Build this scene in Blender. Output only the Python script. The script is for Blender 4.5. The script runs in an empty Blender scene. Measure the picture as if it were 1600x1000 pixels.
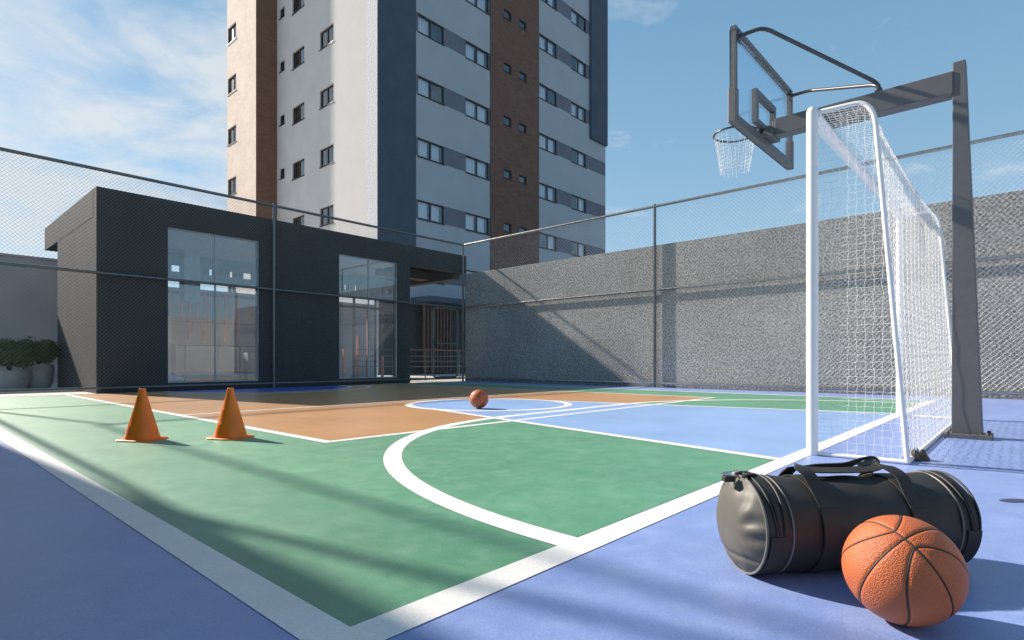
import bpy, bmesh, math, random
import numpy as np
from mathutils import Vector, Matrix, Quaternion
random.seed(7); np.random.seed(7)
S = bpy.context.scene
COL = S.collection
PI = math.pi
TH = 0.83594                      # camera heading, clockwise from +Y
SUN = Vector((-0.20, 1.0, 0.65)).normalized()

# ------------------------------------------------------------------ materials
def new_mat(name):
    m = bpy.data.materials.new(name); m.use_nodes = True
    nt = m.node_tree; b = nt.nodes['Principled BSDF']
    return m, nt, b
def N(nt, t, **kw):
    n = nt.nodes.new(t)
    for k, v in kw.items():
        if hasattr(n, k): setattr(n, k, v)
        else: n.inputs[k].default_value = v
    return n
def L(nt, a, ao, b, bi): nt.links.new(a.outputs[ao], b.inputs[bi])
def ramp(nt, stops):
    r = nt.nodes.new('ShaderNodeValToRGB'); e = r.color_ramp.elements
    while len(e) < len(stops): e.new(0.5)
    for el, (p, c) in zip(e, stops):
        el.position = p; el.color = (*c, 1) if len(c) == 3 else c
    return r
def coords(nt, scale=(1, 1, 1), kind='Object', rot=(0, 0, 0)):
    t = nt.nodes.new('ShaderNodeTexCoord'); mp = nt.nodes.new('ShaderNodeMapping')
    mp.inputs['Scale'].default_value = scale; mp.inputs['Rotation'].default_value = rot
    L(nt, t, kind, mp, 'Vector'); return mp
def plain(name, col, rough=.5, metal=0., spec=.5, var=.12, nscale=8., bump=0., bscale=60., rvar=.08, kind='Object', coat=0.):
    """base colour with soft mottling, rough variation and an optional fine bump"""
    m, nt, b = new_mat(name)
    mp = coords(nt, kind=kind)
    n = N(nt, 'ShaderNodeTexNoise'); n.inputs['Scale'].default_value = nscale; n.inputs['Detail'].default_value = 6
    L(nt, mp, 'Vector', n, 'Vector')
    lo = tuple(c*(1-var) for c in col); hi = tuple(min(1, c*(1+var)) for c in col)
    r = ramp(nt, [(.3, lo), (.7, hi)]); L(nt, n, 'Fac', r, 'Fac'); L(nt, r, 'Color', b, 'Base Color')
    mr = N(nt, 'ShaderNodeMapRange'); mr.inputs['To Min'].default_value = max(.02, rough-rvar); mr.inputs['To Max'].default_value = min(1, rough+rvar)
    L(nt, n, 'Fac', mr, 'Value'); L(nt, mr, 'Result', b, 'Roughness')
    b.inputs['Metallic'].default_value = metal; b.inputs['Specular IOR Level'].default_value = spec
    b.inputs['Coat Weight'].default_value = coat
    if bump:
        n2 = N(nt, 'ShaderNodeTexNoise'); n2.inputs['Scale'].default_value = bscale; n2.inputs['Detail'].default_value = 4
        L(nt, mp, 'Vector', n2, 'Vector')
        bp = N(nt, 'ShaderNodeBump'); bp.inputs['Strength'].default_value = bump; bp.inputs['Distance'].default_value = .01
        L(nt, n2, 'Fac', bp, 'Height'); L(nt, bp, 'Normal', b, 'Normal')
    return m
def paint(name, col, wear, rough=.47, wearamt=.45, sp=1.0, grain=.12):
    """worn sports-floor paint: cloudy tone, brushed pale wear, dark scuffs, fine grain"""
    m, nt, b = new_mat(name)
    mp = coords(nt)
    n1 = N(nt, 'ShaderNodeTexNoise'); n1.inputs['Scale'].default_value = 1.1; n1.inputs['Detail'].default_value = 7; n1.inputs['Roughness'].default_value = .62
    L(nt, mp, 'Vector', n1, 'Vector')
    r1 = ramp(nt, [(.3, tuple(c*.86 for c in col)), (.7, tuple(c*1.1 for c in col))]); L(nt, n1, 'Fac', r1, 'Fac')
    n2 = N(nt, 'ShaderNodeTexNoise'); n2.inputs['Scale'].default_value = 7; n2.inputs['Detail'].default_value = 13; n2.inputs['Roughness'].default_value = .78; n2.inputs['Distortion'].default_value = .4
    L(nt, mp, 'Vector', n2, 'Vector')
    r2 = ramp(nt, [(.44, (0, 0, 0)), (.66, (1, 1, 1))]); L(nt, n2, 'Fac', r2, 'Fac')
    mu = N(nt, 'ShaderNodeMath', operation='MULTIPLY'); mu.inputs[1].default_value = wearamt; L(nt, r2, 'Color', mu, 0)
    mx = N(nt, 'ShaderNodeMix', data_type='RGBA'); L(nt, mu, 'Value', mx, 'Factor'); L(nt, r1, 'Color', mx, 'A'); mx.inputs['B'].default_value = (*wear, 1)
    mp3 = coords(nt, (9, 46, 1), rot=(0, 0, .5))
    n3 = N(nt, 'ShaderNodeTexNoise'); n3.inputs['Scale'].default_value = 1.6; n3.inputs['Detail'].default_value = 9; n3.inputs['Roughness'].default_value = .75
    L(nt, mp3, 'Vector', n3, 'Vector')
    r3 = ramp(nt, [(.56, (0, 0, 0)), (.74, (1, 1, 1))]); L(nt, n3, 'Fac', r3, 'Fac')
    mu3 = N(nt, 'ShaderNodeMath', operation='MULTIPLY'); mu3.inputs[1].default_value = wearamt*.6; L(nt, r3, 'Color', mu3, 0)
    mx3 = N(nt, 'ShaderNodeMix', data_type='RGBA'); L(nt, mu3, 'Value', mx3, 'Factor'); L(nt, mx, 'Result', mx3, 'A'); mx3.inputs['B'].default_value = (*wear, 1)
    n4 = N(nt, 'ShaderNodeTexNoise'); n4.inputs['Scale'].default_value = 150; n4.inputs['Detail'].default_value = 2
    L(nt, mp, 'Vector', n4, 'Vector')
    mr4 = N(nt, 'ShaderNodeMapRange'); mr4.inputs['From Min'].default_value = .3; mr4.inputs['From Max'].default_value = .7; mr4.inputs['To Min'].default_value = 1-grain; mr4.inputs['To Max'].default_value = 1+grain*.85
    L(nt, n4, 'Fac', mr4, 'Value')
    mg = N(nt, 'ShaderNodeMix', data_type='RGBA', blend_type='MULTIPLY'); mg.inputs['Factor'].default_value = 1
    L(nt, mx3, 'Result', mg, 'A'); L(nt, mr4, 'Result', mg, 'B'); L(nt, mg, 'Result', b, 'Base Color')
    mr = N(nt, 'ShaderNodeMapRange'); mr.inputs['To Min'].default_value = rough-.08; mr.inputs['To Max'].default_value = rough+.16
    L(nt, n2, 'Fac', mr, 'Value'); L(nt, mr, 'Result', b, 'Roughness'); b.inputs['Specular IOR Level'].default_value = sp; b.inputs['Coat Weight'].default_value = .22; b.inputs['Coat Roughness'].default_value = .3
    ad = N(nt, 'ShaderNodeMath', operation='ADD'); L(nt, n4, 'Fac', ad, 0); L(nt, n2, 'Fac', ad, 1)
    bp = N(nt, 'ShaderNodeBump'); bp.inputs['Strength'].default_value = .18; bp.inputs['Distance'].default_value = .003
    L(nt, ad, 'Value', bp, 'Height'); L(nt, bp, 'Normal', b, 'Normal')
    return m
def rough_wall(name, c0, c1, c2):
    """rough-cast concrete: speckle, pits and soft pour stains"""
    m, nt, b = new_mat(name)
    mp = coords(nt)
    v = N(nt, 'ShaderNodeTexNoise'); v.inputs['Scale'].default_value = 30; v.inputs['Detail'].default_value = 6; v.inputs['Roughness'].default_value = .72
    L(nt, mp, 'Vector', v, 'Vector')
    r = ramp(nt, [(.32, c0), (.5, c1), (.68, c2)]); L(nt, v, 'Fac', r, 'Fac')
    n = N(nt, 'ShaderNodeTexNoise'); n.inputs['Scale'].default_value = .55; n.inputs['Detail'].default_value = 8; n.inputs['Roughness'].default_value = .6
    L(nt, mp, 'Vector', n, 'Vector')
    mr = N(nt, 'ShaderNodeMapRange'); mr.inputs['From Min'].default_value = .3; mr.inputs['From Max'].default_value = .7; mr.inputs['To Min'].default_value = .82; mr.inputs['To Max'].default_value = 1.12
    L(nt, n, 'Fac', mr, 'Value')
    mx = N(nt, 'ShaderNodeMix', data_type='RGBA', blend_type='MULTIPLY'); mx.inputs['Factor'].default_value = 1
    L(nt, r, 'Color', mx, 'A'); L(nt, mr, 'Result', mx, 'B')
    sx = N(nt, 'ShaderNodeSeparateXYZ'); L(nt, mp, 'Vector', sx, 'Vector'); ay = N(nt, 'ShaderNodeMath', operation='ADD'); L(nt, sx, 'X', ay, 0); L(nt, sx, 'Y', ay, 1)
    cb = N(nt, 'ShaderNodeCombineXYZ'); L(nt, ay, 'Value', cb, 'X'); L(nt, sx, 'Z', cb, 'Y')
    bt = N(nt, 'ShaderNodeTexBrick'); bt.inputs['Scale'].default_value = 1; bt.inputs['Brick Width'].default_value = 1.9; bt.inputs['Row Height'].default_value = 1.07; bt.inputs['Mortar Size'].default_value = .004
    bt.inputs['Color1'].default_value = (.92, .92, .93, 1); bt.inputs['Color2'].default_value = (1.08, 1.07, 1.06, 1); bt.inputs['Mortar'].default_value = (.86, .86, .86, 1); L(nt, cb, 'Vector', bt, 'Vector')
    mx2 = N(nt, 'ShaderNodeMix', data_type='RGBA', blend_type='MULTIPLY'); mx2.inputs['Factor'].default_value = 1; L(nt, mx, 'Result', mx2, 'A'); L(nt, bt, 'Color', mx2, 'B')
    L(nt, mx2, 'Result', b, 'Base Color')
    b.inputs['Roughness'].default_value = .9; b.inputs['Specular IOR Level'].default_value = .2
    bp = N(nt, 'ShaderNodeBump'); bp.inputs['Strength'].default_value = .9; bp.inputs['Distance'].default_value = .035
    L(nt, v, 'Fac', bp, 'Height'); L(nt, bp, 'Normal', b, 'Normal')
    return m
def brick(name, c1, c2, mortar, axis):
    m, nt, b = new_mat(name)
    t = nt.nodes.new('ShaderNodeTexCoord'); sx = N(nt, 'ShaderNodeSeparateXYZ'); L(nt, t, 'Object', sx, 'Vector')
    cb = N(nt, 'ShaderNodeCombineXYZ'); L(nt, sx, 'XY'[axis], cb, 'X'); L(nt, sx, 'Z', cb, 'Y')
    bt = N(nt, 'ShaderNodeTexBrick'); bt.inputs['Scale'].default_value = 1; bt.inputs['Brick Width'].default_value = .3; bt.inputs['Row Height'].default_value = .09
    bt.inputs['Mortar Size'].default_value = .007; bt.inputs['Mortar Smooth'].default_value = .2; bt.inputs['Bias'].default_value = 0
    bt.inputs['Color1'].default_value = (*c1, 1); bt.inputs['Color2'].default_value = (*c2, 1); bt.inputs['Mortar'].default_value = (*mortar, 1)
    L(nt, cb, 'Vector', bt, 'Vector')
    n = N(nt, 'ShaderNodeTexNoise'); n.inputs['Scale'].default_value = 1.3; n.inputs['Detail'].default_value = 8; L(nt, t, 'Object', n, 'Vector')
    mr = N(nt, 'ShaderNodeMapRange'); mr.inputs['From Min'].default_value = .3; mr.inputs['From Max'].default_value = .7; mr.inputs['To Min'].default_value = .9; mr.inputs['To Max'].default_value = 1.08
    L(nt, n, 'Fac', mr, 'Value')
    mx = N(nt, 'ShaderNodeMix', data_type='RGBA', blend_type='MULTIPLY'); mx.inputs['Factor'].default_value = 1
    L(nt, bt, 'Color', mx, 'A'); L(nt, mr, 'Result', mx, 'B'); L(nt, mx, 'Result', b, 'Base Color')
    b.inputs['Roughness'].default_value = .85
    iv = N(nt, 'ShaderNodeMath', operation='SUBTRACT'); iv.inputs[0].default_value = 1; L(nt, bt, 'Fac', iv, 1)
    bp = N(nt, 'ShaderNodeBump'); bp.inputs['Strength'].default_value = .8; bp.inputs['Distance'].default_value = .012
    L(nt, iv, 'Value', bp, 'Height'); L(nt, bp, 'Normal', b, 'Normal')
    return m
def glass(name, tint=(.9, .95, 1.), base=.1, rough=.0, gain=1.0):
    """thin architectural glass: fresnel mix of see-through and mirror"""
    m = bpy.data.materials.new(name); m.use_nodes = True; nt = m.node_tree; nt.nodes.clear()
    o = nt.nodes.new('ShaderNodeOutputMaterial'); mix = nt.nodes.new('ShaderNodeMixShader')
    tr = nt.nodes.new('ShaderNodeBsdfTransparent'); tr.inputs['Color'].default_value = (*tint, 1)
    gl = nt.nodes.new('ShaderNodeBsdfGlossy'); gl.inputs['Roughness'].default_value = rough; gl.inputs['Color'].default_value = (.92, .96, 1, 1)
    fr = nt.nodes.new('ShaderNodeFresnel'); fr.inputs['IOR'].default_value = 1.5
    mr = N(nt, 'ShaderNodeMapRange'); mr.inputs['To Min'].default_value = base; mr.inputs['To Max'].default_value = gain
    L(nt, fr, 'Fac', mr, 'Value'); L(nt, mr, 'Result', mix, 'Fac'); L(nt, tr, 'BSDF', mix, 1); L(nt, gl, 'BSDF', mix, 2); L(nt, mix, 'Shader', o, 'Surface')
    return m

M = {}
M['blue'] = paint('blue court paint', (.195, .285, .59), (.40, .49, .74), wearamt=.3)
M['green'] = paint('green court paint', (.078, .275, .155), (.28, .45, .34), wearamt=.27)
M['orange'] = paint('ochre court paint', (.53, .275, .115), (.52, .34, .20), wearamt=.2, rough=.34)
M['key'] = paint('light blue court paint', (.23, .38, .67), (.36, .49, .72), wearamt=.2)
M['deep'] = paint('deep blue court paint', (.06, .11, .50), (.25, .32, .6), wearamt=.15, rough=.34)
M['line'] = paint('white line paint', (.83, .82, .80), (.66, .66, .65), wearamt=.14, rough=.5, grain=.07)
M['paving'] = plain('pale paving', (.52, .48, .44), .8, var=.15, nscale=3, bump=.2)
M['ground'] = plain('dusty ground', (.30, .28, .25), .9, var=.2, nscale=.6)
M['wall'] = rough_wall('rough cast concrete', (.125, .124, .122), (.325, .318, .31), (.66, .645, .62))
M['bwall'] = plain('grey mauve render', (.46, .40, .40), .9, var=.08, nscale=1.2, bump=.15)
M['dark'] = plain('charcoal render', (.056, .058, .060), .80, var=.08, nscale=1.2, bump=.08, bscale=90, spec=.3)
M['darkwood'] = plain('dark brown soffit boards', (.075, .05, .035), .6, var=.25, nscale=5)
M['steel'] = plain('dark painted steel', (.15, .155, .165), .33, metal=.6, var=.12, nscale=14, bump=.04)
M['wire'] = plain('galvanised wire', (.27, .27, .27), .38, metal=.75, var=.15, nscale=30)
M['wire2'] = plain('bright galvanised wire', (.80, .79, .77), .35, metal=.25, var=.08, nscale=30)  # paler copy of the wire; sunlit brightness sits in its base colour
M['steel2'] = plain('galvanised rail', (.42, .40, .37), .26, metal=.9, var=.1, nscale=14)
M['hoop'] = plain('graphite powder coat', (.112, .110, .116), .46, var=.04, nscale=20, bump=.12, bscale=400, spec=.5)
M['rim'] = plain('dark rim paint', (.07, .065, .07), .35, metal=.2)
M['white_metal'] = plain('white powder coat', (.80, .80, .80), .33, var=.03, nscale=9, bump=.02)
M['net'] = plain('white cord', (.82, .81, .79), .8, var=.06, nscale=90)
M['net2'] = M['net']
M['cone'] = plain('orange soft plastic', (.90, .205, .012), .36, var=.12, nscale=9, bump=.06, bscale=120, spec=.5)
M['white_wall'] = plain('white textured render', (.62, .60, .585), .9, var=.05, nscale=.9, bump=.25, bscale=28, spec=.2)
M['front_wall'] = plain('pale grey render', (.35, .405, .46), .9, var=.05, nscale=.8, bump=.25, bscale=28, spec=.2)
M['navy'] = plain('navy render', (.07, .10, .138), .85, var=.10, nscale=1.2, bump=.35, bscale=22, spec=.2)
M['panel'] = plain('slate grey panel', (.145, .165, .21), .8, var=.08, nscale=1.5, spec=.2)
M['brickL'] = brick('tan brick', (.74, .60, .51), (.68, .53, .44), (.76, .70, .65), 1)
M['brickF'] = brick('brown brick', (.215, .112, .07), (.165, .088, .056), (.11, .075, .06), 0)
M['brickD'] = brick('dark brown brick', (.18, .102, .08), (.14, .08, .064), (.10, .068, .058), 0)
M['wframe'] = plain('black window frame', (.022, .024, .028), .45)
M['pane'] = glass('window glass', (.86, .92, .98), .12)
M['paneL'] = glass('shopfront glass', (.80, .92, 1.0), .19)
M['board'] = glass('clear acrylic', (.93, .97, 1.), .02, .0, .3)
M['curtain'] = plain('white curtain', (.88, .90, .92), .9, var=.04, nscale=3)
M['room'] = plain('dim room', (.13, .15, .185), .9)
M['brownblind'] = plain('brown roller blind', (.11, .068, .048), .8)  # brown sheet carrying the brick wing's reflection in half a pane
M['ceil'] = plain('pale ceiling', (.55, .52, .49), .9)
M['wood'] = plain('copper brown timber', (.14, .075, .05), .6, var=.3, nscale=6)
M['salmon'] = plain('salmon slat', (.80, .36, .25), .6, var=.15, nscale=6)
M['intwall'] = plain('pale interior wall', (.48, .56, .62), .8)
M['intdark'] = plain('grey blue interior wall', (.26, .35, .42), .8)
M['pot'] = plain('grey cement pot', (.42, .41, .41), .85, var=.15, nscale=6, bump=.2)
M['stem'] = plain('brown stem', (.08, .055, .035), .9)
M['black'] = plain('black rubber', (.018, .018, .018), .6)
M['chrome'] = plain('bright metal clip', (.75, .75, .76), .15, metal=1., var=.03)
M['clip'] = plain('worn dark steel', (.055, .05, .042), .42, metal=.5, var=.3, nscale=30)
def leaf_mat():
    m, nt, b = new_mat('leaf green')
    oi = nt.nodes.new('ShaderNodeTexCoord'); n = N(nt, 'ShaderNodeTexNoise'); n.inputs['Scale'].default_value = 9; L(nt, oi, 'Object', n, 'Vector')
    r = ramp(nt, [(.3, (.03, .065, .014)), (.55, (.085, .14, .028)), (.75, (.16, .18, .04))]); L(nt, n, 'Fac', r, 'Fac'); L(nt, r, 'Color', b, 'Base Color')
    b.inputs['Roughness'].default_value = .55; b.inputs['Transmission Weight'].default_value = 0
    return m
M['leaf'] = leaf_mat()
def tex_strip():
    """white render with coarse troweled pits"""
    m, nt, b = new_mat('pitted white render'); mp = coords(nt)
    v = N(nt, 'ShaderNodeTexVoronoi'); v.inputs['Scale'].default_value = 22; L(nt, mp, 'Vector', v, 'Vector')
    n = N(nt, 'ShaderNodeTexNoise'); n.inputs['Scale'].default_value = 14; n.inputs['Detail'].default_value = 3; L(nt, mp, 'Vector', n, 'Vector')
    b.inputs['Base Color'].default_value = (.58, .58, .60, 1); b.inputs['Roughness'].default_value = .85
    ad = N(nt, 'ShaderNodeMath', operation='ADD'); L(nt, v, 'Distance', ad, 0); L(nt, n, 'Fac', ad, 1)
    bp = N(nt, 'ShaderNodeBump'); bp.inputs['Strength'].default_value = 1; bp.inputs['Distance'].default_value = .013
    L(nt, ad, 'Value', bp, 'Height'); L(nt, bp, 'Normal', b, 'Normal')
    return m
M['pitted'] = tex_strip()
def ball_mat():
    m, nt, b = new_mat('pebbled orange leather'); mp = coords(nt)
    v = N(nt, 'ShaderNodeTexVoronoi'); v.inputs['Scale'].default_value = 330; L(nt, mp, 'Vector', v, 'Vector')
    n = N(nt, 'ShaderNodeTexNoise'); n.inputs['Scale'].default_value = 14; n.inputs['Detail'].default_value = 7; L(nt, mp, 'Vector', n, 'Vector')
    r = ramp(nt, [(.3, (.47, .118, .040)), (.7, (.58, .16, .058))]); L(nt, n, 'Fac', r, 'Fac')
    r2 = ramp(nt, [(.0, (1.08, 1.08, 1.08)), (.55, (.86, .84, .82))]); L(nt, v, 'Distance', r2, 'Fac')
    mx = N(nt, 'ShaderNodeMix', data_type='RGBA', blend_type='MULTIPLY'); mx.inputs['Factor'].default_value = .8
    L(nt, r, 'Color', mx, 'A'); L(nt, r2, 'Color', mx, 'B')
    L(nt, mx, 'Result', b, 'Base Color'); b.inputs['Roughness'].default_value = .48; b.inputs['Specular IOR Level'].default_value = .4
    iv = N(nt, 'ShaderNodeMath', operation='MULTIPLY'); iv.inputs[1].default_value = -1; L(nt, v, 'Distance', iv, 0)
    bp = N(nt, 'ShaderNodeBump'); bp.inputs['Strength'].default_value = .55; bp.inputs['Distance'].default_value = .0022
    L(nt, iv, 'Value', bp, 'Height'); L(nt, bp, 'Normal', b, 'Normal')
    return m
M['ball'] = ball_mat()
M['cone'].node_tree.nodes['Principled BSDF'].inputs['Subsurface Weight'].default_value = .25
M['cone'].node_tree.nodes['Principled BSDF'].inputs['Subsurface Radius'].default_value = (.05, .02, .005)
def bag_mat(name, col, rough, fine=420, wr=.0, spec=.5):
    m, nt, b = new_mat(name); mp = coords(nt)
    n = N(nt, 'ShaderNodeTexNoise'); n.inputs['Scale'].default_value = 10; n.inputs['Detail'].default_value = 5; L(nt, mp, 'Vector', n, 'Vector')
    r = ramp(nt, [(.3, tuple(c*.85 for c in col)), (.7, tuple(c*1.15 for c in col))]); L(nt, n, 'Fac', r, 'Fac'); L(nt, r, 'Color', b, 'Base Color')
    v = N(nt, 'ShaderNodeTexVoronoi'); v.inputs['Scale'].default_value = fine; L(nt, mp, 'Vector', v, 'Vector')
    b.inputs['Roughness'].default_value = rough; b.inputs['Specular IOR Level'].default_value = spec
    bp = N(nt, 'ShaderNodeBump'); bp.inputs['Strength'].default_value = .12; bp.inputs['Distance'].default_value = .001
    L(nt, v, 'Distance', bp, 'Height')
    bp2 = N(nt, 'ShaderNodeBump'); bp2.inputs['Strength'].default_value = .25; bp2.inputs['Distance'].default_value = .006
    L(nt, n, 'Fac', bp2, 'Height'); L(nt, bp, 'Normal', bp2, 'Normal'); L(nt, bp2, 'Normal', b, 'Normal')
    return m
M['bag'] = bag_mat('black bag leatherette', (.025, .0235, .0225), .60)
M['cap'] = bag_mat('soft grey black leatherette', (.098, .092, .081), .52, spec=.4)
M['web'] = bag_mat('black webbing', (.024, .0225, .021), .62, fine=900)
M['piping'] = plain('grey piping', (.16, .15, .14), .4)

# ------------------------------------------------------------------ mesh helpers
class MB:
    def __init__(s): s.v = []; s.f = []; s.m = []; s.sm = []
    def add(s, vs, fs, mi=0, smooth=False):
        o = len(s.v); s.v += [tuple(p) for p in vs]
        for f in fs: s.f.append([i+o for i in f]); s.m.append(mi); s.sm.append(smooth)
    def box(s, x0, x1, y0, y1, z0, z1, mi=0):
        vs = [(x, y, z) for z in (z0, z1) for y in (y0, y1) for x in (x0, x1)]
        s.add(vs, [(0, 2, 3, 1), (4, 5, 7, 6), (0, 1, 5, 4), (2, 6, 7, 3), (0, 4, 6, 2), (1, 3, 7, 5)], mi)
    def quad(s, a, b, c, d, mi=0): s.add([a, b, c, d], [(0, 1, 2, 3)], mi)
    def tube(s, pts, r, seg=10, mi=0, caps=True, closed=False):
        pts = [Vector(p) for p in pts]; n = len(pts); rs = r if isinstance(r, (list, tuple)) else [r]*n
        tang = []
        for i in range(n):
            a = pts[i-1] if (i > 0 or closed) else pts[i]; b = pts[(i+1) % n] if (i < n-1 or closed) else pts[i]
            t = (b-a); tang.append(t.normalized() if t.length > 1e-9 else Vector((0, 0, 1)))
        up = Vector((0, 0, 1)) if abs(tang[0].z) < .9 else Vector((1, 0, 0))
        nrm = (up - tang[0]*up.dot(tang[0])).normalized()
        vs = []
        for i in range(n):
            if i > 0: nrm = (nrm - tang[i]*nrm.dot(tang[i]))
            if nrm.length < 1e-6: nrm = tang[i].orthogonal()
            nrm.normalize(); bi = tang[i].cross(nrm)
            for k in range(seg):
                a = 2*PI*k/seg; vs.append(pts[i] + (nrm*math.cos(a) + bi*math.sin(a))*rs[i])
        fs = []
        for i in range(n-1 if not closed else n):
            j = (i+1) % n
            for k in range(seg):
                k2 = (k+1) % seg; fs.append((i*seg+k, i*seg+k2, j*seg+k2, j*seg+k))
        if caps and not closed:
            fs.append(tuple(range(seg))[::-1]); fs.append(tuple((n-1)*seg+k for k in range(seg)))
        s.add(vs, fs, mi, seg > 5)
    def lathe(s, prof, seg=32, mi=0, c=(0, 0, 0), smooth=True):
        vs = []; fs = []
        for (r, z) in prof:
            for k in range(seg):
                a = 2*PI*k/seg; vs.append((c[0]+r*math.cos(a), c[1]+r*math.sin(a), c[2]+z))
        for i in range(len(prof)-1):
            for k in range(seg):
                k2 = (k+1) % seg; fs.append((i*seg+k, i*seg+k2, (i+1)*seg+k2, (i+1)*seg+k))
        fs.append(tuple(range(seg))[::-1]); fs.append(tuple((len(prof)-1)*seg+k for k in range(seg)))
        s.add(vs, fs, mi, smooth)
    def ribbon(s, pts, wid, thick, mi=0, smooth=True):
        """strap: pts centre line, wid = width vectors (half), thick"""
        n = len(pts); vs = []
        for i in range(n):
            p = Vector(pts[i]); w = Vector(wid[i])
            t = (Vector(pts[min(i+1, n-1)])-Vector(pts[max(i-1, 0)])).normalized()
            nn = t.cross(w).normalized()*thick*.5
            vs += [p-w-nn, p+w-nn, p+w+nn, p-w+nn]
        fs = []
        for i in range(n-1):
            for k in range(4):
                k2 = (k+1) % 4; fs.append((i*4+k, i*4+k2, (i+1)*4+k2, (i+1)*4+k))
        fs += [(3, 2, 1, 0), tuple((n-1)*4+k for k in range(4))]
        s.add(vs, fs, mi, smooth)
    def build(s, name, mats, parent=None, bevel=0., sharp=40):
        me = bpy.data.meshes.new(name); me.from_pydata(s.v, [], s.f); 
        if not isinstance(mats, (list, tuple)): mats = [mats]
        for m in mats: me.materials.append(m)
        me.polygons.foreach_set('material_index', s.m); me.polygons.foreach_set('use_smooth', s.sm)
        me.update()
        if bevel:
            bm = bmesh.new(); bm.from_mesh(me); bmesh.ops.remove_doubles(bm, verts=bm.verts, dist=1e-5)
            ed = [e for e in bm.edges if len(e.link_faces) == 2 and e.calc_face_angle(0) > .6]
            bmesh.ops.bevel(bm, geom=ed, offset=bevel, segments=2, affect='EDGES', profile=.5, clamp_overlap=True)
            bm.to_mesh(me); bm.free()
        if any(s.sm): me.set_sharp_from_angle(angle=math.radians(sharp))
        o = bpy.data.objects.new(name, me); COL.objects.link(o)
        if parent: o.parent = parent
        return o
def np_mesh(name, V, F, mat, parent=None, smooth=False):
    me = bpy.data.meshes.new(name)
    V = np.asarray(V, np.float32); F = np.asarray(F, np.int32); k = F.shape[1]
    me.vertices.add(len(V)); me.vertices.foreach_set('co', V.ravel())
    me.loops.add(F.size); me.loops.foreach_set('vertex_index', F.ravel())
    me.polygons.add(len(F)); me.polygons.foreach_set('loop_start', np.arange(0, F.size, k, dtype=np.int32))
    me.polygons.foreach_set('use_smooth', np.full(len(F), smooth))
    me.materials.append(mat); me.update(calc_edges=True)
    o = bpy.data.objects.new(name, me); COL.objects.link(o)
    if parent: o.parent = parent
    return o
def seg_prisms(A, B, r, ns=4):
    """many thin prisms from points A to B"""
    A = np.asarray(A, float); B = np.asarray(B, float); n = len(A)
    t = B-A; t /= np.linalg.norm(t, axis=1)[:, None]+1e-12
    up = np.where(np.abs(t[:, 2:3]) > .9, np.array([[1., 0, 0]]), np.array([[0, 0, 1.]]))
    a = np.cross(t, up); a /= np.linalg.norm(a, axis=1)[:, None]; b = np.cross(t, a)
    V = np.empty((n, 2*ns, 3))
    for k in range(ns):
        d = (a*math.cos(2*PI*k/ns)+b*math.sin(2*PI*k/ns))*r
        V[:, k] = A+d; V[:, ns+k] = B+d
    base = (np.arange(n)*2*ns)[:, None, None]
    F = np.array([[k, (k+1) % ns, ns+(k+1) % ns, ns+k] for k in range(ns)])[None]+base
    return V.reshape(-1, 3), F.reshape(-1, 4)
def thing(name, label, cat, loc=(0, 0, 0), rz=0., group=None):
    o = bpy.data.objects.new(name, None); COL.objects.link(o); o.empty_display_size = .2
    o.location = loc; o.rotation_euler = (0, 0, rz); tag(o, label, cat, group); return o
def tag(o, label, cat, group=None):
    o['label'] = label; o['category'] = cat
    if group: o['group'] = group
    return o
def struct(o): o['kind'] = 'structure'; return o
def dup(root, loc=None, rz=None, label=None):
    r = root.copy(); COL.objects.link(r)
    if loc is not None: r.location = loc
    if rz is not None: r.rotation_euler = (0, 0, rz)
    if label: r['label'] = label
    for ch in list(root.children):
        c = ch.copy(); COL.objects.link(c); c.parent = r
        for g in list(ch.children):
            d = g.copy(); COL.objects.link(d); d.parent = c
    return r

# ------------------------------------------------------------------ ground and court
mb = MB(); R_ = 900
mb.quad((-R_, -R_, -.03), (R_, -R_, -.03), (R_, R_, -.03), (-R_, R_, -.03)); struct(mb.build('ground', M['ground']))
mb = MB(); mb.box(-14, 40, 12.165, 40, -.028, -.006); struct(mb.build('paving', M['paving']))
CX = 5.39
FA, FB, FL = 12.212, 11.378, 0.07           # fence planes: far, right, left
def arc(cx, cy, r, a0, a1, n=64): return [(cx+r*math.cos(a0+(a1-a0)*i/n), cy+r*math.sin(a0+(a1-a0)*i/n)) for i in range(n+1)]
def sheet(mb, poly, z, mi): mb.add([(x, y, z) for x, y in poly], [tuple(range(len(poly)))], mi)
def band(mb, pts, w, z, mi, side=1):
    """painted band: strip between a polyline and its left offset"""
    n = len(pts); P = [Vector(p) for p in pts]; off = []
    for i in range(n):
        d1 = (P[i]-P[i-1]).normalized() if i > 0 else (P[1]-P[0]).normalized()
        d2 = (P[i+1]-P[i]).normalized() if i < n-1 else d1
        n1 = Vector((-d1.y, d1.x)); n2 = Vector((-d2.y, d2.x)); b = (n1+n2).normalized()
        off.append(P[i]+b*(w*side/max(.3, b.dot(n1))))
    vs = [(p.x, p.y, z) for p in P]+[(p.x, p.y, z) for p in off]
    fs = [(i, i+1, n+i+1, n+i) if side > 0 else (i+1, i, n+i, n+i+1) for i in range(n-1)]
    mb.add(vs, fs, mi)
xl0, xl1, xr1, xr0 = .56, .658, 10.122, 10.22
yb0, yb1 = .953, 1.054
YE = 12.16
mb = MB()
sheet(mb, [(-.08, -3.4), (11.43, -3.4), (11.43, YE), (-.08, YE)], 0, 0)
sheet(mb, [(xl1-.01, yb1-.01), (xr1+.01, yb1-.01), (xr1+.01, YE-.002), (xl1-.01, YE-.002)], .0004, 1)
vl, vr, ve = 2.04, 8.765, 3.58
sheet(mb, [(vl+.02, ve+.02), (vr-.02, ve+.02), (vr-.02, YE-.004), (vl+.02, YE-.004)], .0008, 2)
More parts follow.
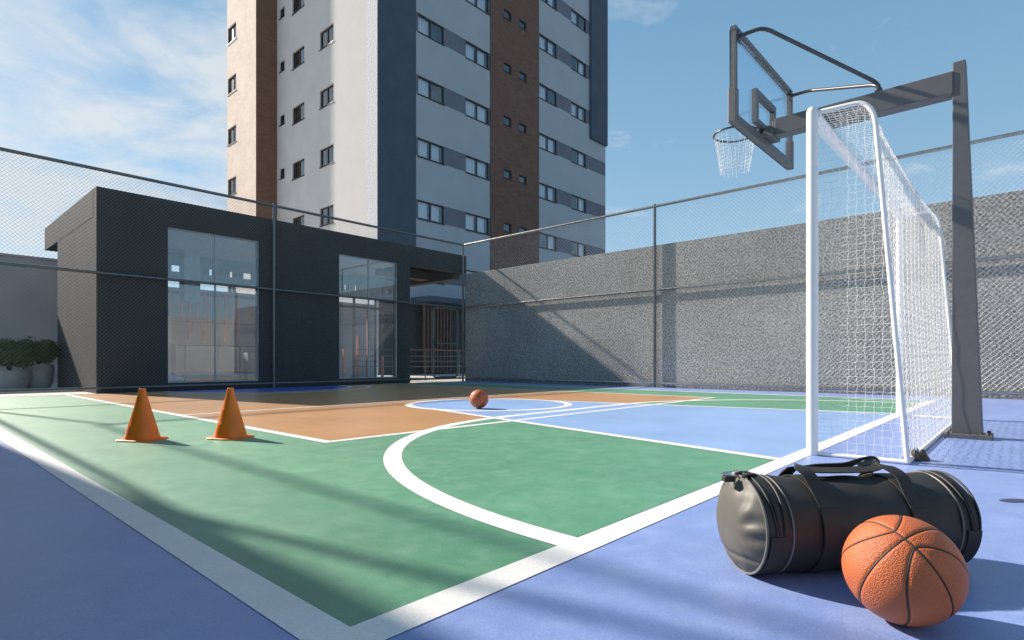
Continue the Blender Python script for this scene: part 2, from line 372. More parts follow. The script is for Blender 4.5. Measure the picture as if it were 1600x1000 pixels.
# futsal area inside (green) over the ochre
ax0, ax1, Ra = 4.37, 6.41, 3.0
dpoly = [(ax1+2.95*math.cos(t), 1.06+2.93*math.sin(t)) for t in [i*PI/2/40 for i in range(41)]]+[(ax0-2.95*math.sin(t), 1.06+2.93*math.cos(t)) for t in [i*PI/2/40 for i in range(41)]]
sheet(mb, dpoly, .0012, 1)
kb, kt, ky = 1.96, 1.02, 5.28
sheet(mb, [(CX-kb, yb1-.01), (CX+kb, yb1-.01), (CX+kt, ky)]+arc(CX, ky, 1.05, 0, PI)[0:]+[(CX-kt, ky)], .0016, 3)
ccy = 12.1
cp = [(x, y) for x, y in arc(CX, ccy, 1.83, PI, 2*PI)]; cp = [(x, min(y, YE-.006)) for x, y in cp]
sheet(mb, [(CX+1.83, YE-.006), (CX-1.83, YE-.006)]+cp[1:-1], .0016, 4)
court = struct(mb.build('court_floor', [M['blue'], M['green'], M['orange'], M['key'], M['deep']]))
mb = MB(); z = .002
def rect(x0, x1, y0, y1, zz): mb.quad((x0, y0, zz), (x1, y0, zz), (x1, y1, zz), (x0, y1, zz))
rect(xl0, xl1, yb0, YE-.01, z); rect(xr1, xr0, yb0, YE-.01, z); rect(xl1, xr1, yb0, yb1, z)
rect(vl, vl+.075, ve, YE-.01, z); rect(vr-.075, vr, ve, YE-.01, z); rect(vl+.075, vr-.075, ve, ve+.07, z)
rect(vl+.075, vr-.075, 6.55, 6.605, z)
pa = arc(ax1, 1.0, Ra, .018, PI/2, 48)+arc(ax0, 1.0, Ra, PI/2, PI-.018, 48)
band(mb, pa, .105, .0024, 0, 1)
band(mb, [(CX-kb-.03, yb1), (CX-kt-.03, ky)], .085, .0028, 0, -1); band(mb, [(CX+kb+.03, yb1), (CX+kt+.03, ky)], .085, .0028, 0, 1)
band(mb, arc(CX, ky, 1.0, 0, 2*PI, 96), .1, .0032, 0, -1)
for rr in (1.80, 2.22):
    pts = [p for p in arc(CX, ccy, rr, PI, 2*PI, 120) if p[1] < YE-.06]
    band(mb, pts, .085, .0024, 0, -1)
struct(mb.build('court_markings', M['line']))

# ------------------------------------------------------------------ walls round the court
mb = MB(); mb.box(11.44, 11.68, -3.6, 12.20, -.02, 3.14); w = mb.build('concrete_wall', M['wall'], bevel=.008)
tag(w, 'tall rough grey concrete wall behind the right-hand fence', 'wall')
mb = MB(); pf = [(1.05, -.02), (11.9, -.02), (11.9, 1.0), (5.8, 2.86), (1.05, 2.86)]
mb.add([(x, y, z) for x in (-.36, -.10) for y, z in pf], [(4, 3, 2, 1, 0), (5, 6, 7, 8, 9)]+[(i, (i+1) % 5, 5+(i+1) % 5, 5+i) for i in range(5)]); w = mb.build('concrete_wall', M['wall'])
tag(w, 'rough concrete wall with a sloping top behind the left side fence', 'wall')
mb = MB(); mb.box(-.36, 11.68, -3.86, -3.62, -.02, 2.6); w = mb.build('concrete_wall', M['wall'])
tag(w, 'low rough concrete wall closing the near end of the court', 'wall')
mb = MB(); mb.box(-9, 4.6, 18.2, 18.4, -.02, 3.12); mb.box(-9.03, 4.63, 18.17, 18.43, 3.12, 3.17); w = mb.build('boundary_wall', M['bwall'])
tag(w, 'plain mauve grey rendered wall behind the potted shrubs', 'wall')

mb = MB(); mb.box(4.66, 12.4, 18.2, 18.38, -.02, 2.66); mb.box(4.66, 12.43, 18.17, 18.41, 2.66, 2.71); w = mb.build('boundary_wall', M['bwall'])
tag(w, 'lower mauve grey wall seen through the pavilion glass', 'wall')

# ------------------------------------------------------------------ chain-link fences
def wires(L0, L1, z0, z1, pitch, r):
    """woven diagonal wires in a (s, z) rectangle, returned as segment endpoints (s, depth, z)"""
    A, B = [], []; h = z1-z0
    step = pitch*1.5
    for d in (1, -1):
        k0 = L0-h if d > 0 else L0; k1 = L1 if d > 0 else L1+h
        s0 = np.arange(k0, k1, pitch)
        for s in s0:
            t = np.arange(0, h+1e-6, step); 
            if t[-1] < h-1e-3: t = np.append(t, h)
            ss = s+d*t
            a = np.stack([ss[:-1], np.full(len(t)-1, d*r*.9), z0+t[:-1]], 1); b = np.stack([ss[1:], np.full(len(t)-1, d*r*.9), z0+t[1:]], 1)
            ok = (np.minimum(a[:, 0], b[:, 0]) >= L0-1e-3) & (np.maximum(a[:, 0], b[:, 0]) <= L1+1e-3)
            A.append(a[ok]); B.append(b[ok])
    return np.concatenate(A), np.concatenate(B)
ZT, ZM, ZB = 3.985, 2.148, .093
def fence(label, axis, plane, s0, s1, posts, pitch=.065, r=.0018, wm='wire'):
    org = (s0, plane, 0) if axis == 0 else (plane, s0, 0)
    t = thing('chain_link_fence', label, 'fence', org)
    f = (lambda s, d, zz: (s-s0, d, zz)) if axis == 0 else (lambda s, d, zz: (d, s-s0, zz))
    A, B = wires(s0, s1, .015, ZT, pitch, r)
    V, F = seg_prisms(A, B, r)
    W = np.stack([V[:, 0]-s0, V[:, 1], V[:, 2]], 1) if axis == 0 else np.stack([V[:, 1], V[:, 0]-s0, V[:, 2]], 1)
    np_mesh('wire_mesh', W, F, M[wm], t)
    for zz, rr in ((ZT, .03), (ZM, .027), (ZB, .025)):
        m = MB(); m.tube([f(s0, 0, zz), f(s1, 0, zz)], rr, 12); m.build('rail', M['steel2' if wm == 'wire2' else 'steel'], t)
    for p in posts:
        m = MB(); m.tube([f(p, 0, -.02), f(p, 0, ZT+.03)], .032, 12); m.tube([f(p, 0, ZT+.028), f(p, 0, ZT+.05)], [.036, .02], 12); m.build('post', M['steel'], t)
        m = MB()
        for zz in (ZM, ): m.tube([f(p, 0, zz-.03), f(p, 0, zz+.03)], .038, 12)
        m.build('clamp', M['steel'], t)
    return t
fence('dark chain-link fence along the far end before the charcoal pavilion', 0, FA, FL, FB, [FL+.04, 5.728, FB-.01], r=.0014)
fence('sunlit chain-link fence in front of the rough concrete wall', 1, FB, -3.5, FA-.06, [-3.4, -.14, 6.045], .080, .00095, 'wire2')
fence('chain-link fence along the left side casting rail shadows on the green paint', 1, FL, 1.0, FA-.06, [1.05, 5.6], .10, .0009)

# gate leaf in the far fence and railing beyond
t = thing('gate', 'dark tubular gate leaf with rounded corners in the far right fence corner', 'gate', (10.76, FA+.07, 0))
def rrect(w, z0, z1, r):
    p = []
    for cx, cz, a in ((w-r, z1-r, 0), (-w+r, z1-r, PI/2), (-w+r, z0+r, PI), (w-r, z0+r, 1.5*PI)):
        for i in range(7): p.append((cx+r*math.cos(a+i*PI/12), 0, cz+r*math.sin(a+i*PI/12)))
    return p
m = MB(); m.tube(rrect(.46, .13, 2.10, .10), .025, 10, closed=True); m.build('frame', M['steel'], t)
m = MB(); m.tube([(-.46, 0, 1.1), (.46, 0, 1.1)], .016, 8); m.build('cross_bar', M['steel'], t)
m = MB(); m.box(-.44, -.38, -.03, .03, 1.0, 1.16); m.build('latch', M['black'], t, .006)
t = thing('railing', 'low metal railing of horizontal bars beyond the fence corner', 'railing', (9.6, 13.6, 0))
for zz in (.42, .58, .74, .93):
    m = MB(); m.tube([(0, 0, zz), (4.4, 0, zz)], .02 if zz > .9 else .010, 8); m.build('bar', M['wood'] if zz > .9 else M['steel'], t)
for x in (.3, 1.5, 2.9, 4.3):
    m = MB(); m.tube([(x, 0, 0), (x, 0, .93)], .018, 8); m.build('post', M['steel'], t)

# ------------------------------------------------------------------ charcoal pavilion
PX0, PX1, PYF, PYB, PZ = 2.547, 9.54, 12.335, 15.74, 3.71
pv = thing('pavilion', 'low charcoal pavilion with two tall glazed openings behind the far fence', 'building', (PX0, PYF, 0))
def P(x, y, z): return (x-PX0, y-PYF, z)
def pbox(m, x0, x1, y0, y1, z0, z1, mi=0): m.box(x0-PX0, x1-PX0, y0-PYF, y1-PYF, z0, z1, mi)
ops = [(3.69, 5.47), (7.40, 9.14)]
m = MB()
xs = [PX0, 3.69, 5.47, 7.40, 9.14, PX1]
for i in (0, 2, 4): pbox(m, xs[i], xs[i+1], PYF, PYF+.22, 0, 3.19)
for (a, b) in ops: pbox(m, a, b, PYF, PYF+.22, 0, .15)
m.build('front_wall', M['dark'], pv)
m = MB(); pbox(m, PX0, PX0+.2, PYF+.22, PYB, 0, 3.2); m.build('side_wall', M['dark'], pv)
# roof: parapet boards and slab, overhanging at the back and bridging the passage on the right
m = MB()
pbox(m, PX0, 11.62, PYF-.003, PYF+.24, 3.19, PZ)
pbox(m, PX0-.003, PX0+.24, PYF+.24, 17.2, 3.20, PZ)
pbox(m, PX0+.24, 11.62, PYF+.24, 16.96, 3.41, 3.52)
pbox(m, PX0+.24, 11.62, 16.96, 17.2, 3.20, PZ)
m.build('roof', M['dark'], pv)
m = MB(); pbox(m, PX0+.24, PX1, PYF+.24, 16.95, 3.24, 3.40); m.build('ceiling', M['ceil'], pv)
m = MB(); pbox(m, 11.30, 11.58, PYF+.24, 16.9, 3.02, 3.6); pbox(m, PX1+.02, 11.30, 13.6, 14.0, 3.08, 3.3); m.build('passage_beam', M['darkwood'], pv)
m = MB(); pbox(m, PX1+.02, 11.28, 14.05, 16.9, 3.32, 3.40); m.build('passage_ceiling', M['ceil'], pv)
m = MB(); pbox(m, PX0+.2, PX1-.02, PYF+.22, 17.2, -.004, .06); m.build('floor_slab', M['intwall'], pv)
# back wall: header with clerestory slots, a pale column, glazed below
cl = [(2.95, 3.3), (3.5, 3.95), (4.2, 4.5), (4.73, 5.017), (5.465, 5.526), (5.603, 5.727), (5.838, 5.90), (5.98, 6.03), (6.11, 6.24), (6.34, 6.39), (6.458, 6.73), (7.1, 7.3), (7.8, 8.1), (8.6, 8.75),
      (9.51, 9.67), (9.874, 10.035), (10.317, 10.364), (10.875, 10.925), (11.025, 11.253), (11.38, 11.43)]
m = MB(); x = PX0+.2
for a, b in cl+[(11.60, 11.60)]:
    pbox(m, x, a, PYB-.2, PYB, 2.79, 2.97); x = b
pbox(m, PX0+.2, 11.60, PYB-.2, PYB, 2.97, 3.24); pbox(m, PX0+.2, 11.60, PYB-.2, PYB, 2.62, 2.79)
m.build('back_header', M['intdark'], pv)
m = MB(); pbox(m, PX0+.2, 11.60, PYB-.16, PYB-.04, 2.26, 2.32); m.build('transom', M['darkwood'], pv)
m = MB(); pbox(m, 4.776, 5.128, 14.8, 15.15, 2.02, 3.24); m.build('hanging_column', M['intwall'], pv)
for xx in (2.9, 4.4, 6.9, 8.2, 9.9, 10.7):
    m = MB(); pbox(m, xx-.03, xx+.03, PYB-.13, PYB-.07, .06, 2.62); m.build('mullion', M['steel'], pv)
for x0, x1, zt in ((4.62, 5.47, .965), (5.56, 6.19, .965), (6.3, 6.55, .80)):
    m = MB(); pbox(m, x0, x1, 14.9, 15.3, .06, zt); m.build('counter', M['white_wall'], pv, .008)
for xx, zb in ((4.60, 1.6), (4.848, 1.61), (5.019, 1.13), (5.193, 1.55), (5.37, 1.05), (5.704, 1.60), (5.86, 1.08), (6.034, 1.55), (6.195, 1.2), (6.491, 1.45), (6.75, 1.1)):
    m = MB(); m.tube([P(xx, 15.2, zb), P(xx, 15.2, 2.26)], .03, 8); m.build('hanging_rod', M['salmon'], pv)
for xx, zt in ((8.95, .95), (9.27, .95), (9.75, 1.35), (10.1, 2.26), (10.64, .75)):
    m = MB(); pbox(m, xx-.035, xx+.035, 15.15, 15.22, .06, zt); m.build('slat', M['salmon'], pv)
m = MB()
for z0, z1 in ((.29, .31), (.94, .965), (1.50, 1.515)): pbox(m, 4.35, 7.4, 14.58, 14.61, z0, z1)
for xx in (4.72, 5.44, 5.98, 6.65): pbox(m, xx-.016, xx+.016, 14.58, 14.61, .06, .94)
m.build('guard_rail', M['steel'], pv)
m = MB(); pbox(m, 4.365, 4.425, 14.57, 14.63, .2, 1.62); m.build('pale_post', M['white_wall'], pv)  # added post standing for the goal post mirrored in the glass
m = MB()
for z0 in (.42, .58, .74, .93): pbox(m, 9.45, 11.3, 14.9, 14.92, z0, z0+.018)
m.build('guard_rail', M['steel'], pv)
for (a, b) in ops:
    fr = MB(); mid = (a+b)/2
    for x0, x1, z0, z1 in ((a, b, 3.165, 3.19), (a, b, .15, .175), (a, a+.02, .175, 3.165), (b-.02, b, .175, 3.165), (mid-.014, mid+.014, .175, 3.165)):
        pbox(fr, x0+.002, x1-.002, PYF+.05, PYF+.09, z0, z1)
    f_ = fr.build('window_frame', M['intwall'], pv)
    for x0, x1 in ((a+.02, mid-.014), (mid+.014, b-.02)):
        g = MB(); g.quad(P(x0, PYF+.07, .175), P(x1, PYF+.07, .175), P(x1, PYF+.07, 3.165), P(x0, PYF+.07, 3.165)); g.build('pane', M['paneL'], f_)

# ------------------------------------------------------------------ apartment tower
tw = thing('apartment_tower', 'tall apartment tower with brick, navy and pale bands rising behind the pavilion', 'building', (14.125, 20.5, 0))
TX, TY, ZTOP = 14.125, 20.5, 34.
def Q(x, y, z): return (x-TX, y-TY, z)
def tbox(m, x0, x1, y0, y1, z0, z1, mi=0): m.box(x0-TX, x1-TX, y0-TY, y1-TY, z0, z1, mi)
def facade(name, mat, axis, plane, s0, s1, z0, z1, holes, out, depth=.14):
    """wall plane with true openings; axis 0 runs along X (faces -Y), axis 1 along Y (faces -X)"""
    m = MB()
    pt = (lambda s, d, z: Q(s, plane+d, z)) if axis == 0 else (lambda s, d, z: Q(plane+d, s, z))
    def q(a, b, c, d): m.quad(*( (a, b, c, d) if axis == 0 else (d, c, b, a)))
    cs = sorted({s0, s1, *[h[0] for h in holes], *[h[1] for h in holes]}); cz = sorted({z0, z1, *[h[2] for h in holes], *[h[3] for h in holes]})
    cs = [c for c in cs if s0 <= c <= s1]; cz = [c for c in cz if z0 <= c <= z1]
    for i in range(len(cs)-1):
        for j in range(len(cz)-1):
            ms, mz = (cs[i]+cs[i+1])/2, (cz[j]+cz[j+1])/2
            if any(h[0] < ms < h[1] and h[2] < mz < h[3] for h in holes): continue
            q(pt(cs[i], 0, cz[j]), pt(cs[i+1], 0, cz[j]), pt(cs[i+1], 0, cz[j+1]), pt(cs[i], 0, cz[j+1]))
    for a, b, c, d in holes:
        q(pt(a, 0, c), pt(a, depth, c), pt(a, depth, d), pt(a, 0, d)); q(pt(b, depth, c), pt(b, 0, c), pt(b, 0, d), pt(b, depth, d))
        q(pt(a, 0, d), pt(b, 0, d), pt(b, depth, d), pt(a, depth, d)) if False else q(pt(a, depth, d), pt(b, depth, d), pt(b, 0, d), pt(a, 0, d))
        q(pt(a, 0, c), pt(b, 0, c), pt(b, depth, c), pt(a, depth, c))
    return m.build(name, mat, tw)
rw = random.Random(11)
def window(axis, plane, a, b, c, d, style):
    """frame > pane(s), curtain; set back in its opening"""
    pt = (lambda s, dd, z: Q(s, plane+dd, z)) if axis == 0 else (lambda s, dd, z: Q(plane+dd, s, z))
    def bx(m, s0, s1, d0, d1, z0, z1):
        p0 = pt(s0, d0, z0); p1 = pt(s1, d1, z1); m.box(min(p0[0], p1[0]), max(p0[0], p1[0]), min(p0[1], p1[1]), max(p0[1], p1[1]), z0, z1)
    e = .06; D0, D1 = .06, .125
    fr = MB(); bx(fr, a, b, D0, D1, c, c+e); bx(fr, a, b, D0, D1, d-e, d); bx(fr, a, a+e, D0, D1, c+e, d-e); bx(fr, b-e, b, D0, D1, c+e, d-e)
    mid = (a+b)/2
    if style != 'small': bx(fr, mid-.04, mid+.04, D0, D1, c+e, d-e)
    bx(fr, a-.03, b+.03, -.03, .05, c-.05, c)       # sill
    f_ = fr.build('window', M['wframe'], tw)
    g = MB(); q = [pt(a+e, .09, c+e), pt(b-e, .09, c+e), pt(b-e, .09, d-e), pt(a+e, .09, d-e)]
    g.quad(*(q if axis == 0 else q[::-1])); g.build('pane', M['pane'], f_)
    bk = MB(); q = [pt(a, .55, c), pt(b, .55, c), pt(b, .55, d), pt(a, .55, d)]; bk.quad(*(q if axis == 0 else q[::-1]))
    for (s, ss) in ((a, 1), (b, -1)): bk.quad(pt(s, .141, c), pt(s, .55, c), pt(s, .55, d), pt(s, .141, d))
    bk.quad(pt(a, .141, c), pt(b, .141, c), pt(b, .55, c), pt(a, .55, c)); bk.quad(pt(a, .141, d), pt(b, .141, d), pt(b, .55, d), pt(a, .55, d))
    bk.build('room', M['room'] if style != 'blind' else M['room'], f_)
    if style in ('c', 'blind'):
        cu = MB()
        pans = rw.choice([((0, .5),), ((.5, 1),), ((0, .5), (.5, 1)), ((.08, .5), (.5, 1)), ((0, .45), (.55, .95))]) if style == 'c' else ((.5, 1),)
        for u0, u1 in pans:
            s0, s1 = a+.07+(b-a-.14)*u0, a+.07+(b-a-.14)*u1; n = 14
            for i in range(n):
                x0, x1 = s0+(s1-s0)*i/n, s0+(s1-s0)*(i+1)/n; d0, d1 = .2+.025*math.sin(i*1.9), .2+.025*math.sin((i+1)*1.9)
                q = [pt(x0, d0, c+.02), pt(x1, d1, c+.02), pt(x1, d1, d-.03), pt(x0, d0, d-.03)]; cu.quad(*(q if axis == 0 else q[::-1]))
        cu.build('curtain', M['curtain'] if style == 'c' else M['brownblind'], f_)  # white curtain; the brown sheet only stands for reflected brick
FLOORS = [5.13-.01+2.84*k for k in range(0, 10)]; tops = [z+.01 for z in FLOORS]
def hz(): return [(t-.86, t) for t in tops]
# left face (faces -X): white render with three columns of windows
hl = []
for (zb, zt) in hz():
    hl += [(24.05, 25.28, zb, zt), (26.80, 28.04, zb, zt), (28.90, 29.45, zt-.52, zt)]
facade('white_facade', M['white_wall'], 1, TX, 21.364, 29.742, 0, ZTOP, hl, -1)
for (zb, zt) in hz():
    window(1, TX, 24.05, 25.28, zb, zt, 'plain'); window(1, TX, 26.80, 28.04, zb, zt, 'blind'); window(1, TX, 28.90, 29.45, zt-.52, zt, 'small')  # brown halves imitate the brick wing mirrored in the glass
facade('pitted_strip', M['pitted'], 1, TX-.012, 20.5, 21.364, 0, ZTOP, [], -1)
# brick wing
BX = 12.998; BY = 29.742
hb = [(32.23, 33.36, zt-.90, zt+.02) for zb, zt in hz()]
facade('brick_wing_side', M['brickL'], 1, BX, BY, 33.45, 0, ZTOP, hb, -1)
for a, b, c, d in hb: window(1, BX, a, b, c, d, 'blind')
facade('brick_wing_front', M['brickF'], 0, BY, BX, TX, 0, ZTOP, [], -1)
# front (faces -Y): navy column, left bay, brick band, right bay
facade('navy_column', M['navy'], 0, TY-.012, TX-.012, 16.185, 5.6, ZTOP, [], -1)
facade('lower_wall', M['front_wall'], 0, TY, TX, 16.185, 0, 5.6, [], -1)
cols = [(16.294, 17.868), (19.27, 20.912), (25.02, 26.631), (28.098, 29.663)]
hf = []; pan = MB()
for (zb, zt) in hz():
    for a, b in cols: hf.append((a, b, zb, zt))
hfA = [h for h in hf if h[0] < 22]; hfB = [h for h in hf if h[0] > 22]
def strips(s0, s1, holes):
    """the bay wall is built in horizontal bands: pale wall, slate band at window height"""
    zs = [0]; 
    for (zb, zt) in hz(): zs += [zb, zt]
    zs.append(ZTOP)
    for i in range(len(zs)-1):
        yield zs[i], zs[i+1], i % 2
for s0, s1, holes in ((16.185, 20.99, hfA), (24.965, 31.87, hfB)):
    mp_ = MB()
    for z0, z1, slate in strips(s0, s1, holes):
        if not slate:
            mp_.quad(Q(s0, TY, z0), Q(s1, TY, z0), Q(s1, TY, z1), Q(s0, TY, z1)); continue
        hs = sorted([h for h in holes if abs(h[2]-z0) < .01]); x = s0
        for h in hs+[(s1, s1, 0, 0)]:
            if h[0] > x+.001:
                mn_ = MB(); tbox(mn_, x, h[0], TY+.012, TY+.14, z0, z1); mn_.build('slate_panel', M['panel'], tw)
            x = h[1]
        mp_.quad(Q(s0, TY, z1), Q(s1, TY, z1), Q(s1, TY+.14, z1), Q(s0, TY+.14, z1)); mp_.quad(Q(s0, TY+.14, z0), Q(s1, TY+.14, z0), Q(s1, TY, z0), Q(s0, TY, z0))
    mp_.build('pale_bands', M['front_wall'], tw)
for a, b, c, d in hf: window(0, TY, a, b, c, d, 'c')
hs_ = []
for zb, zt in hz(): hs_ += [(22.026, 22.62, zt-.46, zt), (23.26, 23.86, zt-.42, zt)]
facade('brick_band', M['brickD'], 0, TY-.02, 20.99, 24.965, 0, ZTOP, hs_, -1, .16)
for h in hs_: window(0, TY-.02, *h, 'small')
m = MB(); tbox(m, 30.017, 31.90, TY-.16, TY+.6, 14.75, ZTOP); m.build('navy_column', M['navy'], tw)
m = MB()
m.quad(Q(31.87, TY, 0), Q(31.87, 33.45, 0), Q(31.87, 33.45, ZTOP), Q(31.87, TY, ZTOP)); m.quad(Q(BX, 33.45, 0), Q(BX, 33.45, ZTOP), Q(31.87, 33.45, ZTOP), Q(31.87, 33.45, 0)); m.build('rear_walls', M['white_wall'], tw)
m = MB(); tbox(m, BX+.02, 31.86, BY+.02, 33.43, ZTOP-.2, ZTOP+.3); tbox(m, TX+.02, 31.86, TY+.02, BY+.02, ZTOP-.2, ZTOP+.3); m.build('roof', M['panel'], tw)
# entrance canopy, slats and dark glazing at the foot
m = MB(); tbox(m, 15.9, 25., TY-1.25, TY-.02, 3.22, 3.46); m.build('canopy', M['navy'], tw, .01)
m = MB(); tbox(m, 14.2, 25., TY-.3, TY-.012, .0, 3.21); m.build('entrance_recess', M['black'], tw)
for i in range(9):
    xx = 16.2+i*.19
    m = MB(); tbox(m, xx-.035, xx+.035, TY-.62, TY-.5, .12, 3.2); m.build('slat', M['wood'], tw)

# ------------------------------------------------------------------ potted shrubs behind the far fence
def shrub(label, loc, rp, hp, rc, hc, seed, n):
    t = thing('potted_shrub', label, 'plant', loc, 0, 'potted shrubs by the mauve wall')
    m = MB(); m.lathe([(rp*.72, 0), (rp*.9, hp*.25), (rp, hp*.7), (rp*.97, hp), (rp*.88, hp), (rp*.86, hp-.05)], 28); m.build('pot', M['pot'], t)
    m = MB(); rr = random.Random(seed)
    for k in range(7):
        a = k*.9; m.tube([(0, 0, hp-.06), (.05*math.cos(a), .05*math.sin(a), hp+.1), (rc*.5*math.cos(a), rc*.5*math.sin(a), hp+hc*.55)], [.014, .011, .006], 6)
    m.build('stem', M['stem'], t)
    m = MB()
    bl = [(Vector((rr.uniform(-.6, .6)*rc, rr.uniform(-.6, .6)*rc, hp+hc*rr.uniform(.35, .72))), rr.uniform(.3, .48)*rc) for _ in range(26)]
    for i in range(n):
        c, r = rr.choice(bl); d = Vector((rr.gauss(0, 1), rr.gauss(0, 1), rr.gauss(0, 1))).normalized()
        p = c+d*r*rr.uniform(.55, 1.08)
        if p.z < hp-.02: continue
        nn = (d+Vector((rr.uniform(-.8, .8), rr.uniform(-.8, .8), rr.uniform(-.2, .9)))).normalized(); u = nn.orthogonal().normalized()
        u = Quaternion(nn, rr.uniform(0, 6.28)) @ u; w = nn.cross(u); l = rr.uniform(.025, .05); ww = l*.42
        m.add([p-u*l, p+w*ww+nn*.006, p+u*l, p-w*ww+nn*.006], [(0, 1, 2, 3)])
    m.build('foliage', M['leaf'], t)
    return t
shrub('round green shrub in a low grey pot, nearer the frame edge', (1.70, 15.3, -.006), .36, .40, .52, .62, 3, 5200)
shrub('round green shrub in a taller grey pot beside the pavilion wall', (2.18, 15.45, -.006), .27, .52, .42, .55, 5, 4200)

# ------------------------------------------------------------------ basketball hoop
hp = thing('basketball_hoop', 'dark grey basketball stand with clear framed backboard on a long arm', 'basketball hoop', (5.39, .31, 0))
def H(x, y, z): return (x-5.39, y-.31, z)
def hexa(m, b, t):   # tapered box from bottom rect (x0,x1,y0,y1,z) to top rect
    vs = [H(x, y, r[4]) for r in (b, t) for y in (r[2], r[3]) for x in (r[0], r[1])]
    m.add(vs, [(0, 2, 3, 1), (4, 5, 7, 6), (0, 1, 5, 4), (2, 6, 7, 3), (0, 4, 6, 2), (1, 3, 7, 5)])
m = MB(); hexa(m, (5.33, 5.46, .225, .405, .03), (5.335, 5.455, .322, .398, 2.79)); m.build('pole', M['hoop'], hp, .004)
m = MB(); hexa(m, (5.27, 5.52, .17, .445, .0), (5.27, 5.52, .17, .445, .032)); m.build('base_plate', M['hoop'], hp, .004)
m = MB()
for x in (5.295, 5.495):
    for y in (.195, .425): m.lathe([(.013, 0), (.013, .014), (.008, .02)], 6, c=H(x, y, .03))
m.build('bolt', M['clip'], hp)
m = MB(); hexa(m, (5.325, 5.465, .396, 1.34, 2.560), (5.325, 5.465, .396, 1.34, 2.725)); m.build('arm', M['hoop'], hp, .005)
m = MB(); hexa(m, (5.335, 5.455, 1.36, 1.66, 2.585), (5.335, 5.455, 1.36, 1.66, 2.735)); hexa(m, (5.345, 5.445, 1.33, 1.68, 2.60), (5.345, 5.445, 1.33, 1.68, 2.72)); m.build('arm_head', M['hoop'], hp, .004)
m = MB(); m.tube([H(5.30, 1.70, 2.63), H(5.48, 1.70, 2.63)], .045, 16); hexa(m, (5.28, 5.50, 1.66, 1.75, 2.575), (5.28, 5.50, 1.66, 1.75, 2.62)); m.build('bracket', M['hoop'], hp)
BX0, BX1, BZ0, BZ1, BYc = 4.622, 6.145, 2.525, 3.295, 1.765
bd = MB(); e = .04
for x0, x1, z0, z1 in ((BX0, BX1, BZ0, BZ0+.055), (BX0, BX1, BZ1-e, BZ1), (BX0, BX0+e, BZ0+.055, BZ1-e), (BX1-e, BX1, BZ0+.055, BZ1-e)):
    hexa(bd, (x0, x1, BYc-.03, BYc+.02, z0), (x0, x1, BYc-.03, BYc+.02, z1))
board = bd.build('backboard', M['hoop'], hp, .003)
m = MB()
for x0, x1, z0, z1 in ((BX0-.018, BX0+.05, BZ0-.018, BZ0+.26), (BX1-.05, BX1+.018, BZ0-.018, BZ0+.26), (BX0+.05, BX1-.05, BZ0-.018, BZ0+.048)):
    hexa(m, (x0, x1, BYc-.036, BYc+.027, z0), (x0, x1, BYc-.036, BYc+.027, z1))
m.build('edge_padding', M['hoop'], board, .004)
m = MB(); hexa(m, (BX0+.045, BX1-.045, BYc-.010, BYc+.004, BZ0+.05), (BX0+.045, BX1-.045, BYc-.010, BYc+.004, BZ1-.045)); m.build('glass_panel', M['board'], board)
m = MB()
for x0, x1, z0, z1 in ((5.105, 5.16, 2.66, 2.955), (5.575, 5.63, 2.66, 2.955), (5.16, 5.575, 2.90, 2.955), (5.16, 5.575, 2.66, 2.70)):
    hexa(m, (x0, x1, BYc-.03, BYc+.012, z0), (x0, x1, BYc-.03, BYc+.012, z1))
m.build('target_square', M['hoop'], board)
for sx in (-1, 1):
    x0 = CX+sx*.70
    pts = [H(x0, 1.735, 3.225), H(x0, 1.58, 3.225)]
    c0, c1, c2 = Vector(H(x0, 1.60, 3.225)), Vector(H(x0, 1.545, 3.222)), Vector(H(x0-sx*.035, 1.50, 3.195))
    pts = [H(x0, 1.735, 3.225)]+[c0.lerp(c1, t_).lerp(c1.lerp(c2, t_), t_) for t_ in (0, .33, .66, 1)]
    d0, d1, d2 = Vector(H(CX+sx*.075, .935, 2.845)), Vector(H(CX+sx*.04, .885, 2.815)), Vector(H(CX+sx*.035, .87, 2.775))
    pts += [d0.lerp(d1, t_).lerp(d1.lerp(d2, t_), t_) for t_ in (0, .33, .66, 1)]+[H(CX+sx*.035, .87, 2.722)]
    m = MB(); m.tube(pts, .0155, 12); m.tube([H(CX+sx*.035, .87, 2.722), H(CX+sx*.035, .87, 2.745)], .028, 12); m.build('stay', M['rim'], hp)
    m = MB(); hexa(m, (x0-.03, x0+.03, 1.728, 1.738, 3.17), (x0-.03, x0+.03, 1.728, 1.738, 3.27)); m.build('stay_bracket', M['rim'], hp)
RY, RZ, RR = 2.03, 2.71, .188
rim = MB(); rim.tube([H(5.385+RR*math.cos(a), RY+RR*math.sin(a), RZ) for a in [2*PI*i/48 for i in range(48)]], .0095, 10, closed=True)
rim.tube([H(5.34, 1.78, RZ-.03), H(5.30, 1.86, RZ)], .008, 8); rim.tube([H(5.43, 1.78, RZ-.03), H(5.47, 1.86, RZ)], .008, 8)
hexa(rim, (5.31, 5.46, 1.772, 1.79, 2.60), (5.31, 5.46, 1.772, 1.79, 2.71)); rim_o = rim.build('rim', M['rim'], hp)
m = MB(); NV = 22
def nr(z): u = z/.35; return RR*(1-.36*u+.06*u*u)-.004
for k in range(NV):
    a = 2*PI*k/NV; m.tube([H(5.385+nr(z_)*math.cos(a+.04*math.sin(9*z_+k)), RY+nr(z_)*math.sin(a+.04*math.sin(9*z_+k)), RZ-.012-z_) for z_ in np.linspace(0, .35+.012*math.sin(k*2.3), 12)],   .0016, 4)
for j in range(1, 10):
    z_ = j*.036; m.tube([H(5.385+nr(z_)*math.cos(a), RY+nr(z_)*math.sin(a), RZ-.012-z_+.004*math.sin(a*11+j)) for a in [2*PI*i/44 for i in range(44)]], .0015, 4, closed=True)
m.build('net', M['net'], hp)

